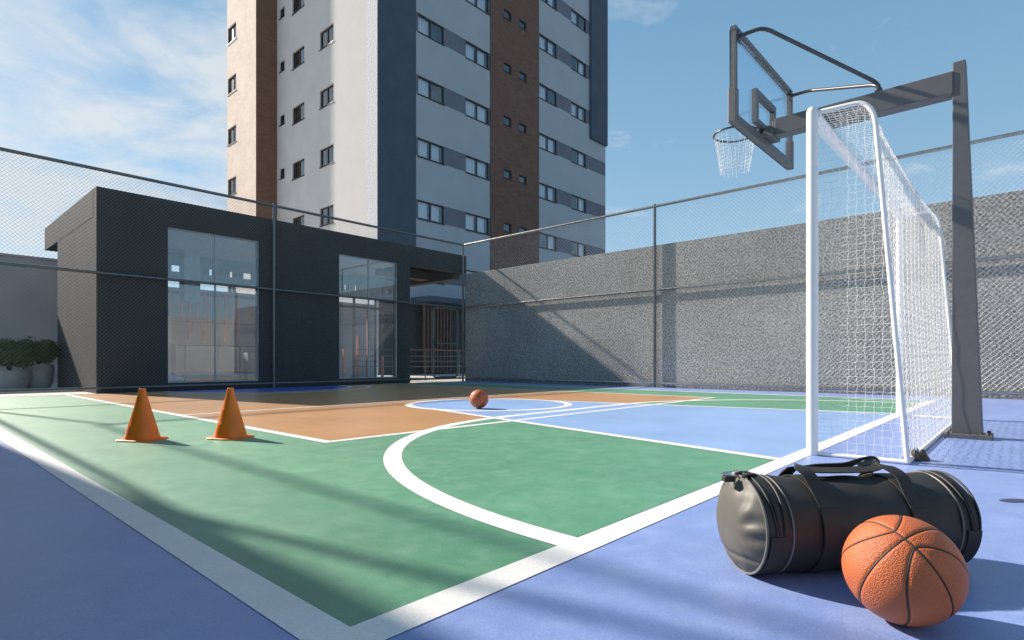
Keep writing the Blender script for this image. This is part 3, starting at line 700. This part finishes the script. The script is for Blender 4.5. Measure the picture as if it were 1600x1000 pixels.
# ------------------------------------------------------------------ futsal goal
GX0, GX1, GY, GYB = 3.743, 6.965, .948, .474
gl = thing('football_goal', 'white futsal goal with knotted white net in front of the hoop pole', 'goal', (GX0, GY, 0))
def Gp(x, y, z): return (x-GX0, y-GY, z)
for x in (GX0, GX1):
    sg = 1 if x == GX0 else -1
    m = MB(); m.tube([Gp(x, GY, 0), Gp(x, GY, 2.055), Gp(x, GY, 2.075), Gp(x, GY, 2.09)], [.0325, .0325, .029, .017], 24); m.build('post', M['white_metal'], gl)
m = MB(); m.tube([Gp(GX0+.02, GY, 2.045), Gp(GX1-.02, GY, 2.045)], .037, 24); m.build('crossbar', M['white_metal'], gl)
prof = [(GY, 2.055), (.75, 2.047)]
c0, c1, c2 = Vector((.72, 2.045)), Vector((.635, 2.035)), Vector((.622, 1.90))
prof += [tuple(c0.lerp(c1, t_).lerp(c1.lerp(c2, t_), t_)) for t_ in np.linspace(0, 1, 10)]
prof += [(.622+(GYB-.622)*t_, 1.90*(1-t_)+.012*t_) for t_ in np.linspace(.1, 1, 10)]
for x in (GX0, GX1):
    m = MB(); m.tube([Gp(x, y, z_) for y, z_ in prof], .0135, 14); m.build('side_frame', M['white_metal'], gl)
    m = MB(); m.tube([Gp(x, GY, .013), Gp(x, GYB, .013)], .0125, 10); m.build('base_bar', M['white_metal'], gl)
m = MB(); m.tube([Gp(GX0, GYB, .013), Gp(GX1, GYB, .013)], .0135, 10); m.build('base_bar', M['white_metal'], gl)
# net: strands of cord
pr = np.array(prof); seg = np.r_[0, np.cumsum(np.linalg.norm(np.diff(pr, axis=0), axis=1))]; LT = seg[-1]
def pat(s): return np.stack([np.interp(s, seg, pr[:, 0]), np.interp(s, seg, pr[:, 1])], 1)
A, B, RW = [], [], []
rw_ = .0013
def strand(P_):
    P_ = np.asarray(P_); A.append(P_[:-1]); B.append(P_[1:]); RW.append(np.full(len(P_)-1, rw_))
def back(x, s):
    """point on the sagging back sheet"""
    p = pat(s); u = (x-GX0)/(GX1-GX0); k = 4*u*(1-u); v = s/LT
    sag = k*np.sin(np.clip(v, 0, 1)*PI)
    return np.stack([x, p[:, 0]+.028*sag+.004*np.sin(x*31+s*17), p[:, 1]-.05*k*np.clip(1-np.abs(v-.22)/.3, 0, 1)+.003*np.sin(x*23+s*29)], 1)
step = .034
for x in np.arange(GX0+.02, GX1, step):
    s = np.linspace(0, LT, 60); xx = x+.002*np.sin(s*19+x*37); strand(back(np.clip(xx, GX0, GX1), s))
for s0 in np.arange(.03, LT, step):
    x = np.linspace(GX0, GX1, 90); s = s0+.006*np.sin(x*41+s0*13); strand(back(x, np.clip(s, 0, LT)))
rw_ = .0008
for gx in (GX0, GX1):
    zz0 = np.interp
    yc = np.array([p[0] for p in prof][::-1]); zc = np.array([p[1] for p in prof][::-1])
    for y in np.arange(GYB+.03, GY-.03, .0425):
        zt = np.interp(y, yc, zc); z_ = np.linspace(.015, zt, 56)
        strand(np.stack([np.full(56, gx)+.003*np.sin(z_*13+y*50), y+.0042*np.sin(z_*36+y*90)+.003*np.sin(z_*71), z_], 1))
    for z0 in np.arange(.05, 2.03, .0425):
        yl = np.interp(z0, zc, yc); y = np.linspace(yl, GY-.03, 14)
        strand(np.stack([np.full(14, gx)+.003*np.sin(z0*13+y*50), y, z0+.0035*np.sin(y*70+z0*40)], 1))
A = np.concatenate(A); B = np.concatenate(B)
V, F = seg_prisms(A, B, np.concatenate(RW)[:, None], 4); V -= np.array([GX0, GY, 0])
np_mesh('net', V, F, M['net'], gl)
# dark clamp-on anchor at the back corner and a flat dark oval disc on the floor
t = thing('goal_anchor', 'small dark metal anchor cap clamped on the goal base bar', 'anchor', (3.965, .458, .0))
m = MB(); m.lathe([(.060, 0), (.062, .010), (.056, .022), (.046, .034), (.042, .040), (.020, .042)], 28); m.build('cap', M['clip'], t)
m = MB()
for k in range(5):
    a = k*2*PI/5+.3; c, s_ = math.cos(a), math.sin(a)
    m.add([(c*.046-s_*.012, s_*.046+c*.012, .034), (c*.046+s_*.012, s_*.046-c*.012, .034), (c*.036+s_*.008, s_*.036-c*.008, .060), (c*.036-s_*.008, s_*.036+c*.008, .060),
           (c*.034-s_*.012, s_*.034+c*.012, .034), (c*.034+s_*.012, s_*.034-c*.012, .034), (c*.028+s_*.008, s_*.028-c*.008, .060), (c*.028-s_*.008, s_*.028+c*.008, .060)],
          [(0, 1, 2, 3), (7, 6, 5, 4), (0, 4, 5, 1), (2, 6, 7, 3), (1, 5, 6, 2), (0, 3, 7, 4)])
m.build('lug', M['clip'], t)
m = MB(); m.tube([(-.02, 0, .045), (.022, .006, .052)], .014, 10); m.build('bolt', M['chrome'], t)
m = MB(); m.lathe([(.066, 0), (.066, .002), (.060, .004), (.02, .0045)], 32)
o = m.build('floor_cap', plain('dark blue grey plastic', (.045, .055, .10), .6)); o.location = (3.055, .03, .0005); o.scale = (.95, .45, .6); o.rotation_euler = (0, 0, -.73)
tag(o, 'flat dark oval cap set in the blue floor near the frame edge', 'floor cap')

# ------------------------------------------------------------------ training cones
def cone(label, loc, rz):
    t = thing('traffic_cone', label, 'cone', loc, rz, 'orange training cones on the green paint')
    m = MB(); m.lathe([(.112, .010), (.1105, .020), (.088, .105), (.0875, .107), (.0862, .109), (.0600, .205), (.0597, .207), (.0585, .209), (.0285, .325), (.0235, .357), (.021, .366), (.017, .368), (.013, .36)], 40)
    m.build('body', M['cone'], t)
    m = MB(); n = 48; rim_ = []
    for i in range(n):
        a = 2*PI*i/n; c, s_ = math.cos(a), math.sin(a); k = .130*(abs(c)**5+abs(s_)**5)**(-1/5); rim_.append((k*c, k*s_))
    vs = [(x, y, 0) for x, y in rim_]+[(x, y, .009) for x, y in rim_]+[(x*.97, y*.97, .012) for x, y in rim_]
    fs = [(i, (i+1) % n, n+(i+1) % n, n+i) for i in range(n)]+[(n+i, n+(i+1) % n, 2*n+(i+1) % n, 2*n+i) for i in range(n)]+[tuple(range(2*n, 3*n)), tuple(range(n))[::-1]]
    m.add(vs, fs, 0, True); m.build('base', M['cone'], t)
    return t
c1 = cone('orange cone on the pale green paint, nearer the left sideline', (1.245, 4.71, .0005), math.radians(45)-.25)
dup(c1, (1.712, 4.345, .0005), math.radians(45)-.38, 'orange cone beside the ochre zone corner, nearer the court centre')

# ------------------------------------------------------------------ basketballs
BR = .113
def seam_curves(n=220):
    C = []
    t = np.linspace(0, 2*PI, n, endpoint=False)
    C.append(np.stack([np.sin(t), 0*t, np.cos(t)], 1)); C.append(np.stack([0*t, np.sin(t), np.cos(t)], 1))
    al = np.radians(12+36*np.abs(np.sin(t))**1.25)
    for sg in (1, -1): C.append(np.stack([sg*np.sin(al), np.cos(al)*np.sin(t), np.cos(al)*np.cos(t)], 1))
    return C
def make_ball(label, loc, rot, group):
    t = thing('basketball', label, 'ball', loc, 0, group); t.rotation_euler = rot.to_euler()
    nu, nv = 300, 150
    ph = (np.arange(nv+1)/nv)*PI; la = np.arange(nu)/nu*2*PI
    # poles put on local +-X-ish axis away from seams junction
    D = np.stack([np.cos(ph)[:, None]*np.ones(nu), np.sin(ph)[:, None]*np.cos(la), np.sin(ph)[:, None]*np.sin(la)], 2).reshape(-1, 3)
    rotm = np.array(Matrix.Rotation(.5, 3, 'Y') @ Matrix.Rotation(.6, 3, 'Z')); D = D @ rotm.T
    Cs = seam_curves(700); cmin = np.full(len(D), 9.)
    for c in Cs:
        for i in range(0, len(D), 6000):
            cmin[i:i+6000] = np.minimum(cmin[i:i+6000], np.arccos(np.clip(D[i:i+6000] @ c.T, -1, 1)).min(1))
    dist = cmin*BR
    r = BR-.0024*np.exp(-(dist/.0036)**2)
    V = D*r[:, None]
    i = np.arange(nv)[:, None]; j = np.arange(nu)[None]
    F = np.stack([i*nu+j, (i+1)*nu+j, (i+1)*nu+(j+1) % nu, i*nu+(j+1) % nu], 2).reshape(-1, 4)
    np_mesh('shell', V, F, M['ball'], t, True)
    m = MB()
    for c in seam_curves(160): m.tube([Vector(p)*(BR-.0026) for p in c], .0021, 8, closed=True)
    m.build('seam', M['black'], t)
    return t
Pd = Vector((-0.63741496, -0.12858994, 0.75971495)); Xd = Vector((-0.38431833, -0.80151701, -0.4581156)); Yd = Pd.cross(Xd)
Rm = Matrix((Xd, Yd, Pd)).transposed()
make_ball('large orange basketball leaning against the black sports bag', (1.469, .1958, BR+.001), Rm, 'orange basketballs on the court')
# far ball: seams cross low on the camera side
f2 = Vector((-.70, -.66, .28)).normalized(); x2 = (Vector((-.3, .1, -1))-f2*f2.dot(Vector((-.3, .1, -1)))).normalized(); y2 = f2.cross(x2)
make_ball('orange basketball lying alone inside the light blue free throw circle', (4.784, 4.858, BR+.003), Matrix((x2, y2, f2)).transposed(), 'orange basketballs on the court')

# ------------------------------------------------------------------ sports bag
BA = -.73452
bag = thing('sports_bag', 'black cylindrical sports bag lying on the blue floor behind a basketball', 'bag', (1.5446, .5649, .001), BA)
RB = .1273
def surf(x, ang, off=0.):
    """point on the bag's skin: ang measured from -Y (camera side) up over the top"""
    r = RB+off; z = RB*.985+r*.985*math.sin(ang)
    sl = 1+.012*math.sin(x*9+1)+.008*math.sin(ang*3+x*11)
    if math.sin(ang) > 0: z -= .012*math.sin(ang)*math.sin(min(1, max(0, (x-.05)/.5))*PI)*.6
    y = -r*math.cos(ang)*sl
    return Vector((x, y, max(z, .0)))
# body skin
nx, na = 90, 96
xs = np.linspace(0, .568, nx); V = []; Fq = []
end = [(.568, 0), (.580, -.003), (.590, -.010), (.597, -.022), (.601, -.040), (.603, -.065), (.604, -.10), (.604, -.125)]
rows = [(x, -.006*math.exp(-(x/.006)**2)) for x in xs]+end[1:]
for x, off in rows:
    for k in range(na):
        a = 2*PI*k/na
        dx = .0018*math.sin(a*5+x*40)*math.exp(-((x-.3)/.2)**2)
        wob = .0016*math.sin(7*a+30*x)+.0012*math.sin(3*a-52*x)
        V.append(surf(x+dx, a, off+(wob if off > -.03 else 0)))
for i in range(len(rows)-1):
    for k in range(na): Fq.append((i*na+k, (i+1)*na+k, (i+1)*na+(k+1) % na, i*na+(k+1) % na))
m = MB(); m.add(V, Fq, 0, True); m.build('body', M['bag'], bag, sharp=60)
# soft wrinkled end cap facing the sun
V = []; Fq = []; nr_ = 30
for i in range(nr_+1):
    q = i/nr_; rad = RB*(1-q)*.995
    for k in range(na):
        a = 2*PI*k/na; bul = .040*(1-(1-q)**3.2)
        fold = .0050*math.sin(a*9+2.2*math.sin(2*a)+q*2)*max(0, math.cos(a-.35))**1.2*math.exp(-((1-q-.80)/.22)**2)
        fold += .0040*math.sin(a*15+1.7*math.sin(3*a))*math.exp(-((1-q-.93)/.12)**2)*(.4+.6*max(0, math.sin(a)))
        crease = -.010*math.exp(-((math.sin(a)*(1-q)+.62-.08*math.cos(a)*(1-q))/.05)**2)*(1-q)
        p = surf(0, a, rad-RB); p.x = -bul-fold-crease*.9
        p.z = RB*.985+rad*.985*math.sin(a)
        V.append(p)
for i in range(nr_):
    for k in range(na): Fq.append((i*na+k, i*na+(k+1) % na, (i+1)*na+(k+1) % na, (i+1)*na+k)[::-1])
m = MB(); m.add(V, Fq, 0, True); m.build('end_cap', M['cap'], bag, sharp=75)
def ring(x, off, a0=0, a1=2*PI, n=90): return [surf(x, a0+(a1-a0)*i/n, off) for i in range(n+(0 if a1-a0 > 6.28 else 1))]
for x, r in ((-.001, .0034), (.068, .0024), (.530, .0026)):
    m = MB(); m.tube(ring(x, .001), r, 8, closed=True); m.build('piping', M['piping'], bag)
# webbing straps round the body
for xc, hw in ((.166, .019), (.412, .018)):
    m = MB(); pts = ring(xc, .0032, -1.25, PI+1.25, 80); m.ribbon(pts, [Vector((hw, 0, 0))]*len(pts), .003); m.build('strap', M['web'], bag)
    for sgn in (1, ):
        m = MB(); pts = ring(xc, .0058, -.35, .42, 16); m.ribbon(pts, [Vector((hw+.0015, 0, 0))]*len(pts), .0026); m.build('strap_patch', M['web'], bag)
# crescent zips and patches at both ends
for xc in (.034, .564):
    m = MB(); pts = []; wd = []
    for i in range(41):
        a = .02+i/40*(PI*.80); pts.append(surf(xc, a, .0012)); wd.append(Vector((.0045+.004*math.sin(PI*i/40), 0, 0)))
    m.ribbon(pts, wd, .0022); m.build('zip', M['black'], bag)
    for o_ in (-.015, .016):
        m = MB(); m.tube([surf(xc+o_*(.6+.5*math.sin(PI*i/40)), .02+i/40*(PI*.80), .0022) for i in range(41)], .0030, 6); m.build('zip_flap', M['bag'], bag)
    m = MB(); pts = ring(xc-(.004 if xc > .3 else 0), .0024, -1.15, .01, 24); m.ribbon(pts, [Vector((.026 if xc < .3 else .019, 0, 0))]*len(pts), .0024); m.build('end_patch', M['web'], bag)
# carrying handles: rise from each strap, kink at the peak and sag along the top
def catmull(P_, n=10):
    P_ = [Vector(p) for p in P_]; out = []
    for i in range(len(P_)-1):
        p0, p1, p2, p3 = P_[max(0, i-1)], P_[i], P_[i+1], P_[min(len(P_)-1, i+2)]
        for k in range(n):
            t = k/n; out.append(.5*((2*p1)+(p2-p0)*t+(2*p0-5*p1+4*p2-p3)*t*t+(3*p1-p0-3*p2+p3)*t**3))
    return out+[P_[-1]]
def handle(keys):
    pts = catmull([k[0] for k in keys]); wd = catmull([k[1] for k in keys])
    m = MB(); m.ribbon(pts, wd, .0036); m.build('handle', M['web'], bag, sharp=50)
X = Vector((1, 0, 0))
handle([(surf(.166, .55, .005), X*.019), (surf(.166, .95, .006), X*.019), ((.160, -.050, .262), X*.019), ((.150, -.022, .277), Vector((.017, .006, 0))), ((.158, .004, .276), Vector((.006, .016, .004))),
        ((.195, .004, .266), Vector((0, .016, .005))), ((.250, -.004, .264), Vector((0, .016, .004))), ((.320, -.006, .264), Vector((0, .016, .004))), ((.372, -.002, .267), Vector((0, .016, .005))),
        ((.398, -.004, .276), Vector((-.008, .014, .004))), ((.400, -.030, .274), Vector((-.017, .004, 0))), ((.412, -.062, .256), X*-.018), (surf(.412, .85, .006), X*-.018), (surf(.412, .5, .005), X*-.018)])
handle([(surf(.166, PI-.55, .005), X*.019), (surf(.166, PI-.95, .006), X*.019), ((.172, .050, .258), X*.019), ((.190, .036, .268), Vector((.012, -.012, .004))), ((.24, .030, .264), Vector((.0, -.010, .013))),
        ((.31, .030, .266), Vector((0, -.010, .013))), ((.365, .034, .280), Vector((.006, -.010, .012))), ((.395, .034, .288), Vector((.013, -.008, .004))), ((.418, .046, .270), X*.018), (surf(.412, PI-.9, .006), X*.018), (surf(.412, PI-.5, .005), X*.018)])
m = MB(); m.ribbon(catmull([(.35, .02, .272), (.375, .022, .276), (.402, .024, .288), (.404, .012, .270), (.37, .008, .266)], 6), [Vector((0, .010, .003))]*25, .002); m.build('handle_wrap', M['piping'], bag)
# metal clasp on the top edge of the cap
m = MB(); cz = 2*RB*.985
m.tube([(-.026+.017*math.cos(a), .022+.014*math.sin(a), cz+.004+.003*math.cos(a)) for a in [2*PI*i/24 for i in range(24)]], .003, 8, closed=True)
m.tube([(.012+.013*math.cos(a), .026+.012*math.sin(a), cz+.006) for a in [2*PI*i/24 for i in range(24)]], .0028, 8, closed=True)
m.tube([(-.012, .022, cz+.007), (.004, .026, cz+.009)], .005, 8); m.build('clasp', M['chrome'], bag)
m = MB(); m.box(-.052, -.022, -.012, .010, cz-.012, cz+.004); m.box(-.006, .034, .012, .03, cz+.001, cz+.010); m.build('clasp_tab', M['black'], bag, .003)
m = MB(); m.ribbon(catmull([(-.005, -.01, cz+.003), (.02, -.002, cz+.008), (.05, .012, cz+.002)], 6), [Vector((.004, .012, 0))]*13, .003); m.build('clasp_strap', M['web'], bag)

# ------------------------------------------------------------------ camera, light, sky
cam = bpy.data.cameras.new('camera'); co = bpy.data.objects.new('camera', cam); COL.objects.link(co)
co.location = (0, 0, .56); co.rotation_euler = (PI/2, 0, -TH)
cam.sensor_width = 36; cam.lens = 886.37/1600*36; cam.shift_y = 65.56/1600; cam.clip_start = .02; cam.clip_end = 3000
S.camera = co
sun = bpy.data.lights.new('sun', 'SUN'); sun.energy = 5.0; sun.angle = math.radians(1.2); sun.color = (1, .90, .78)
so = bpy.data.objects.new('sun', sun); COL.objects.link(so); so.rotation_euler = SUN.to_track_quat('Z', 'Y').to_euler(); so.location = (-4, 20, 30)
w = bpy.data.worlds.new('World'); S.world = w; w.use_nodes = True; nt = w.node_tree
bg = nt.nodes['Background']; bg.inputs['Strength'].default_value = .1
sky = nt.nodes.new('ShaderNodeTexSky'); sky.sky_type = 'NISHITA'; sky.sun_disc = False
sky.sun_elevation = math.asin(SUN.z); sky.sun_rotation = math.atan2(SUN.x, SUN.y) % (2*PI)
sky.altitude = 200; sky.air_density = 1.0; sky.dust_density = .6; sky.ozone_density = 1.6
tc = nt.nodes.new('ShaderNodeTexCoord'); sp = N(nt, 'ShaderNodeSeparateXYZ'); L(nt, tc, 'Generated', sp, 'Vector')
# clouds on a flat layer: direction / height
mz = N(nt, 'ShaderNodeMath', operation='ADD'); mz.inputs[1].default_value = .12; L(nt, sp, 'Z', mz, 0)
mzc = N(nt, 'ShaderNodeMath', operation='MAXIMUM'); mzc.inputs[1].default_value = .03; L(nt, mz, 'Value', mzc, 0)
dx = N(nt, 'ShaderNodeMath', operation='DIVIDE'); L(nt, sp, 'X', dx, 0); L(nt, mzc, 'Value', dx, 1)
dy = N(nt, 'ShaderNodeMath', operation='DIVIDE'); L(nt, sp, 'Y', dy, 0); L(nt, mzc, 'Value', dy, 1)
cv = N(nt, 'ShaderNodeCombineXYZ'); L(nt, dx, 'Value', cv, 'X'); L(nt, dy, 'Value', cv, 'Y')
cn = N(nt, 'ShaderNodeTexNoise'); cn.inputs['Scale'].default_value = 2.1; cn.inputs['Detail'].default_value = 10; cn.inputs['Roughness'].default_value = .6; cn.inputs['Distortion'].default_value = .35
L(nt, cv, 'Vector', cn, 'Vector')
# more cloud towards the sun side (left), little on the right
dt = N(nt, 'ShaderNodeVectorMath', operation='DOT_PRODUCT'); dt.inputs[1].default_value = (-.22, .97, 0); L(nt, tc, 'Generated', dt, 0)
cov = N(nt, 'ShaderNodeMapRange'); cov.inputs['From Min'].default_value = .45; cov.inputs['From Max'].default_value = .95; cov.inputs['To Min'].default_value = -.13; cov.inputs['To Max'].default_value = .15
L(nt, dt, 'Value', cov, 'Value')
ca = N(nt, 'ShaderNodeMath', operation='ADD'); L(nt, cn, 'Fac', ca, 0); L(nt, cov, 'Result', ca, 1)
cr = ramp(nt, [(.46, (0, 0, 0)), (.66, (1, 1, 1))]); L(nt, ca, 'Value', cr, 'Fac')
cm = N(nt, 'ShaderNodeMath', operation='MULTIPLY'); cm.inputs[1].default_value = .75; L(nt, cr, 'Color', cm, 0)
# low pale veil near the horizon
zr = ramp(nt, [(0, (.42, .60, .72)), (.22, (.29, .50, .67)), (.5, (.18, .385, .57)), (1, (.14, .29, .46))]); L(nt, sp, 'Z', zr, 'Fac')
zs = N(nt, 'ShaderNodeMix', data_type='RGBA', blend_type='MULTIPLY'); zs.inputs['Factor'].default_value = 1; L(nt, zr, 'Color', zs, 'A'); zs.inputs['B'].default_value = (6, 6, 6, 1)
mix1 = N(nt, 'ShaderNodeMix', data_type='RGBA'); L(nt, sky, 'Color', mix1, 'A'); L(nt, zs, 'Result', mix1, 'B'); mix1.inputs['Factor'].default_value = .72
mix2 = N(nt, 'ShaderNodeMix', data_type='RGBA'); L(nt, mix1, 'Result', mix2, 'A'); mix2.inputs['B'].default_value = (4.7, 4.85, 4.95, 1); L(nt, cm, 'Value', mix2, 'Factor')
L(nt, mix2, 'Result', bg, 'Color')
S.view_settings.view_transform = 'Standard'; S.view_settings.look = 'None'; S.view_settings.exposure = .8; S.view_settings.gamma = 1
S.render.engine = 'CYCLES'; S.cycles.use_denoising = True; S.cycles.max_bounces = 8; S.cycles.transparent_max_bounces = 24
S.cycles.sample_clamp_indirect = 6
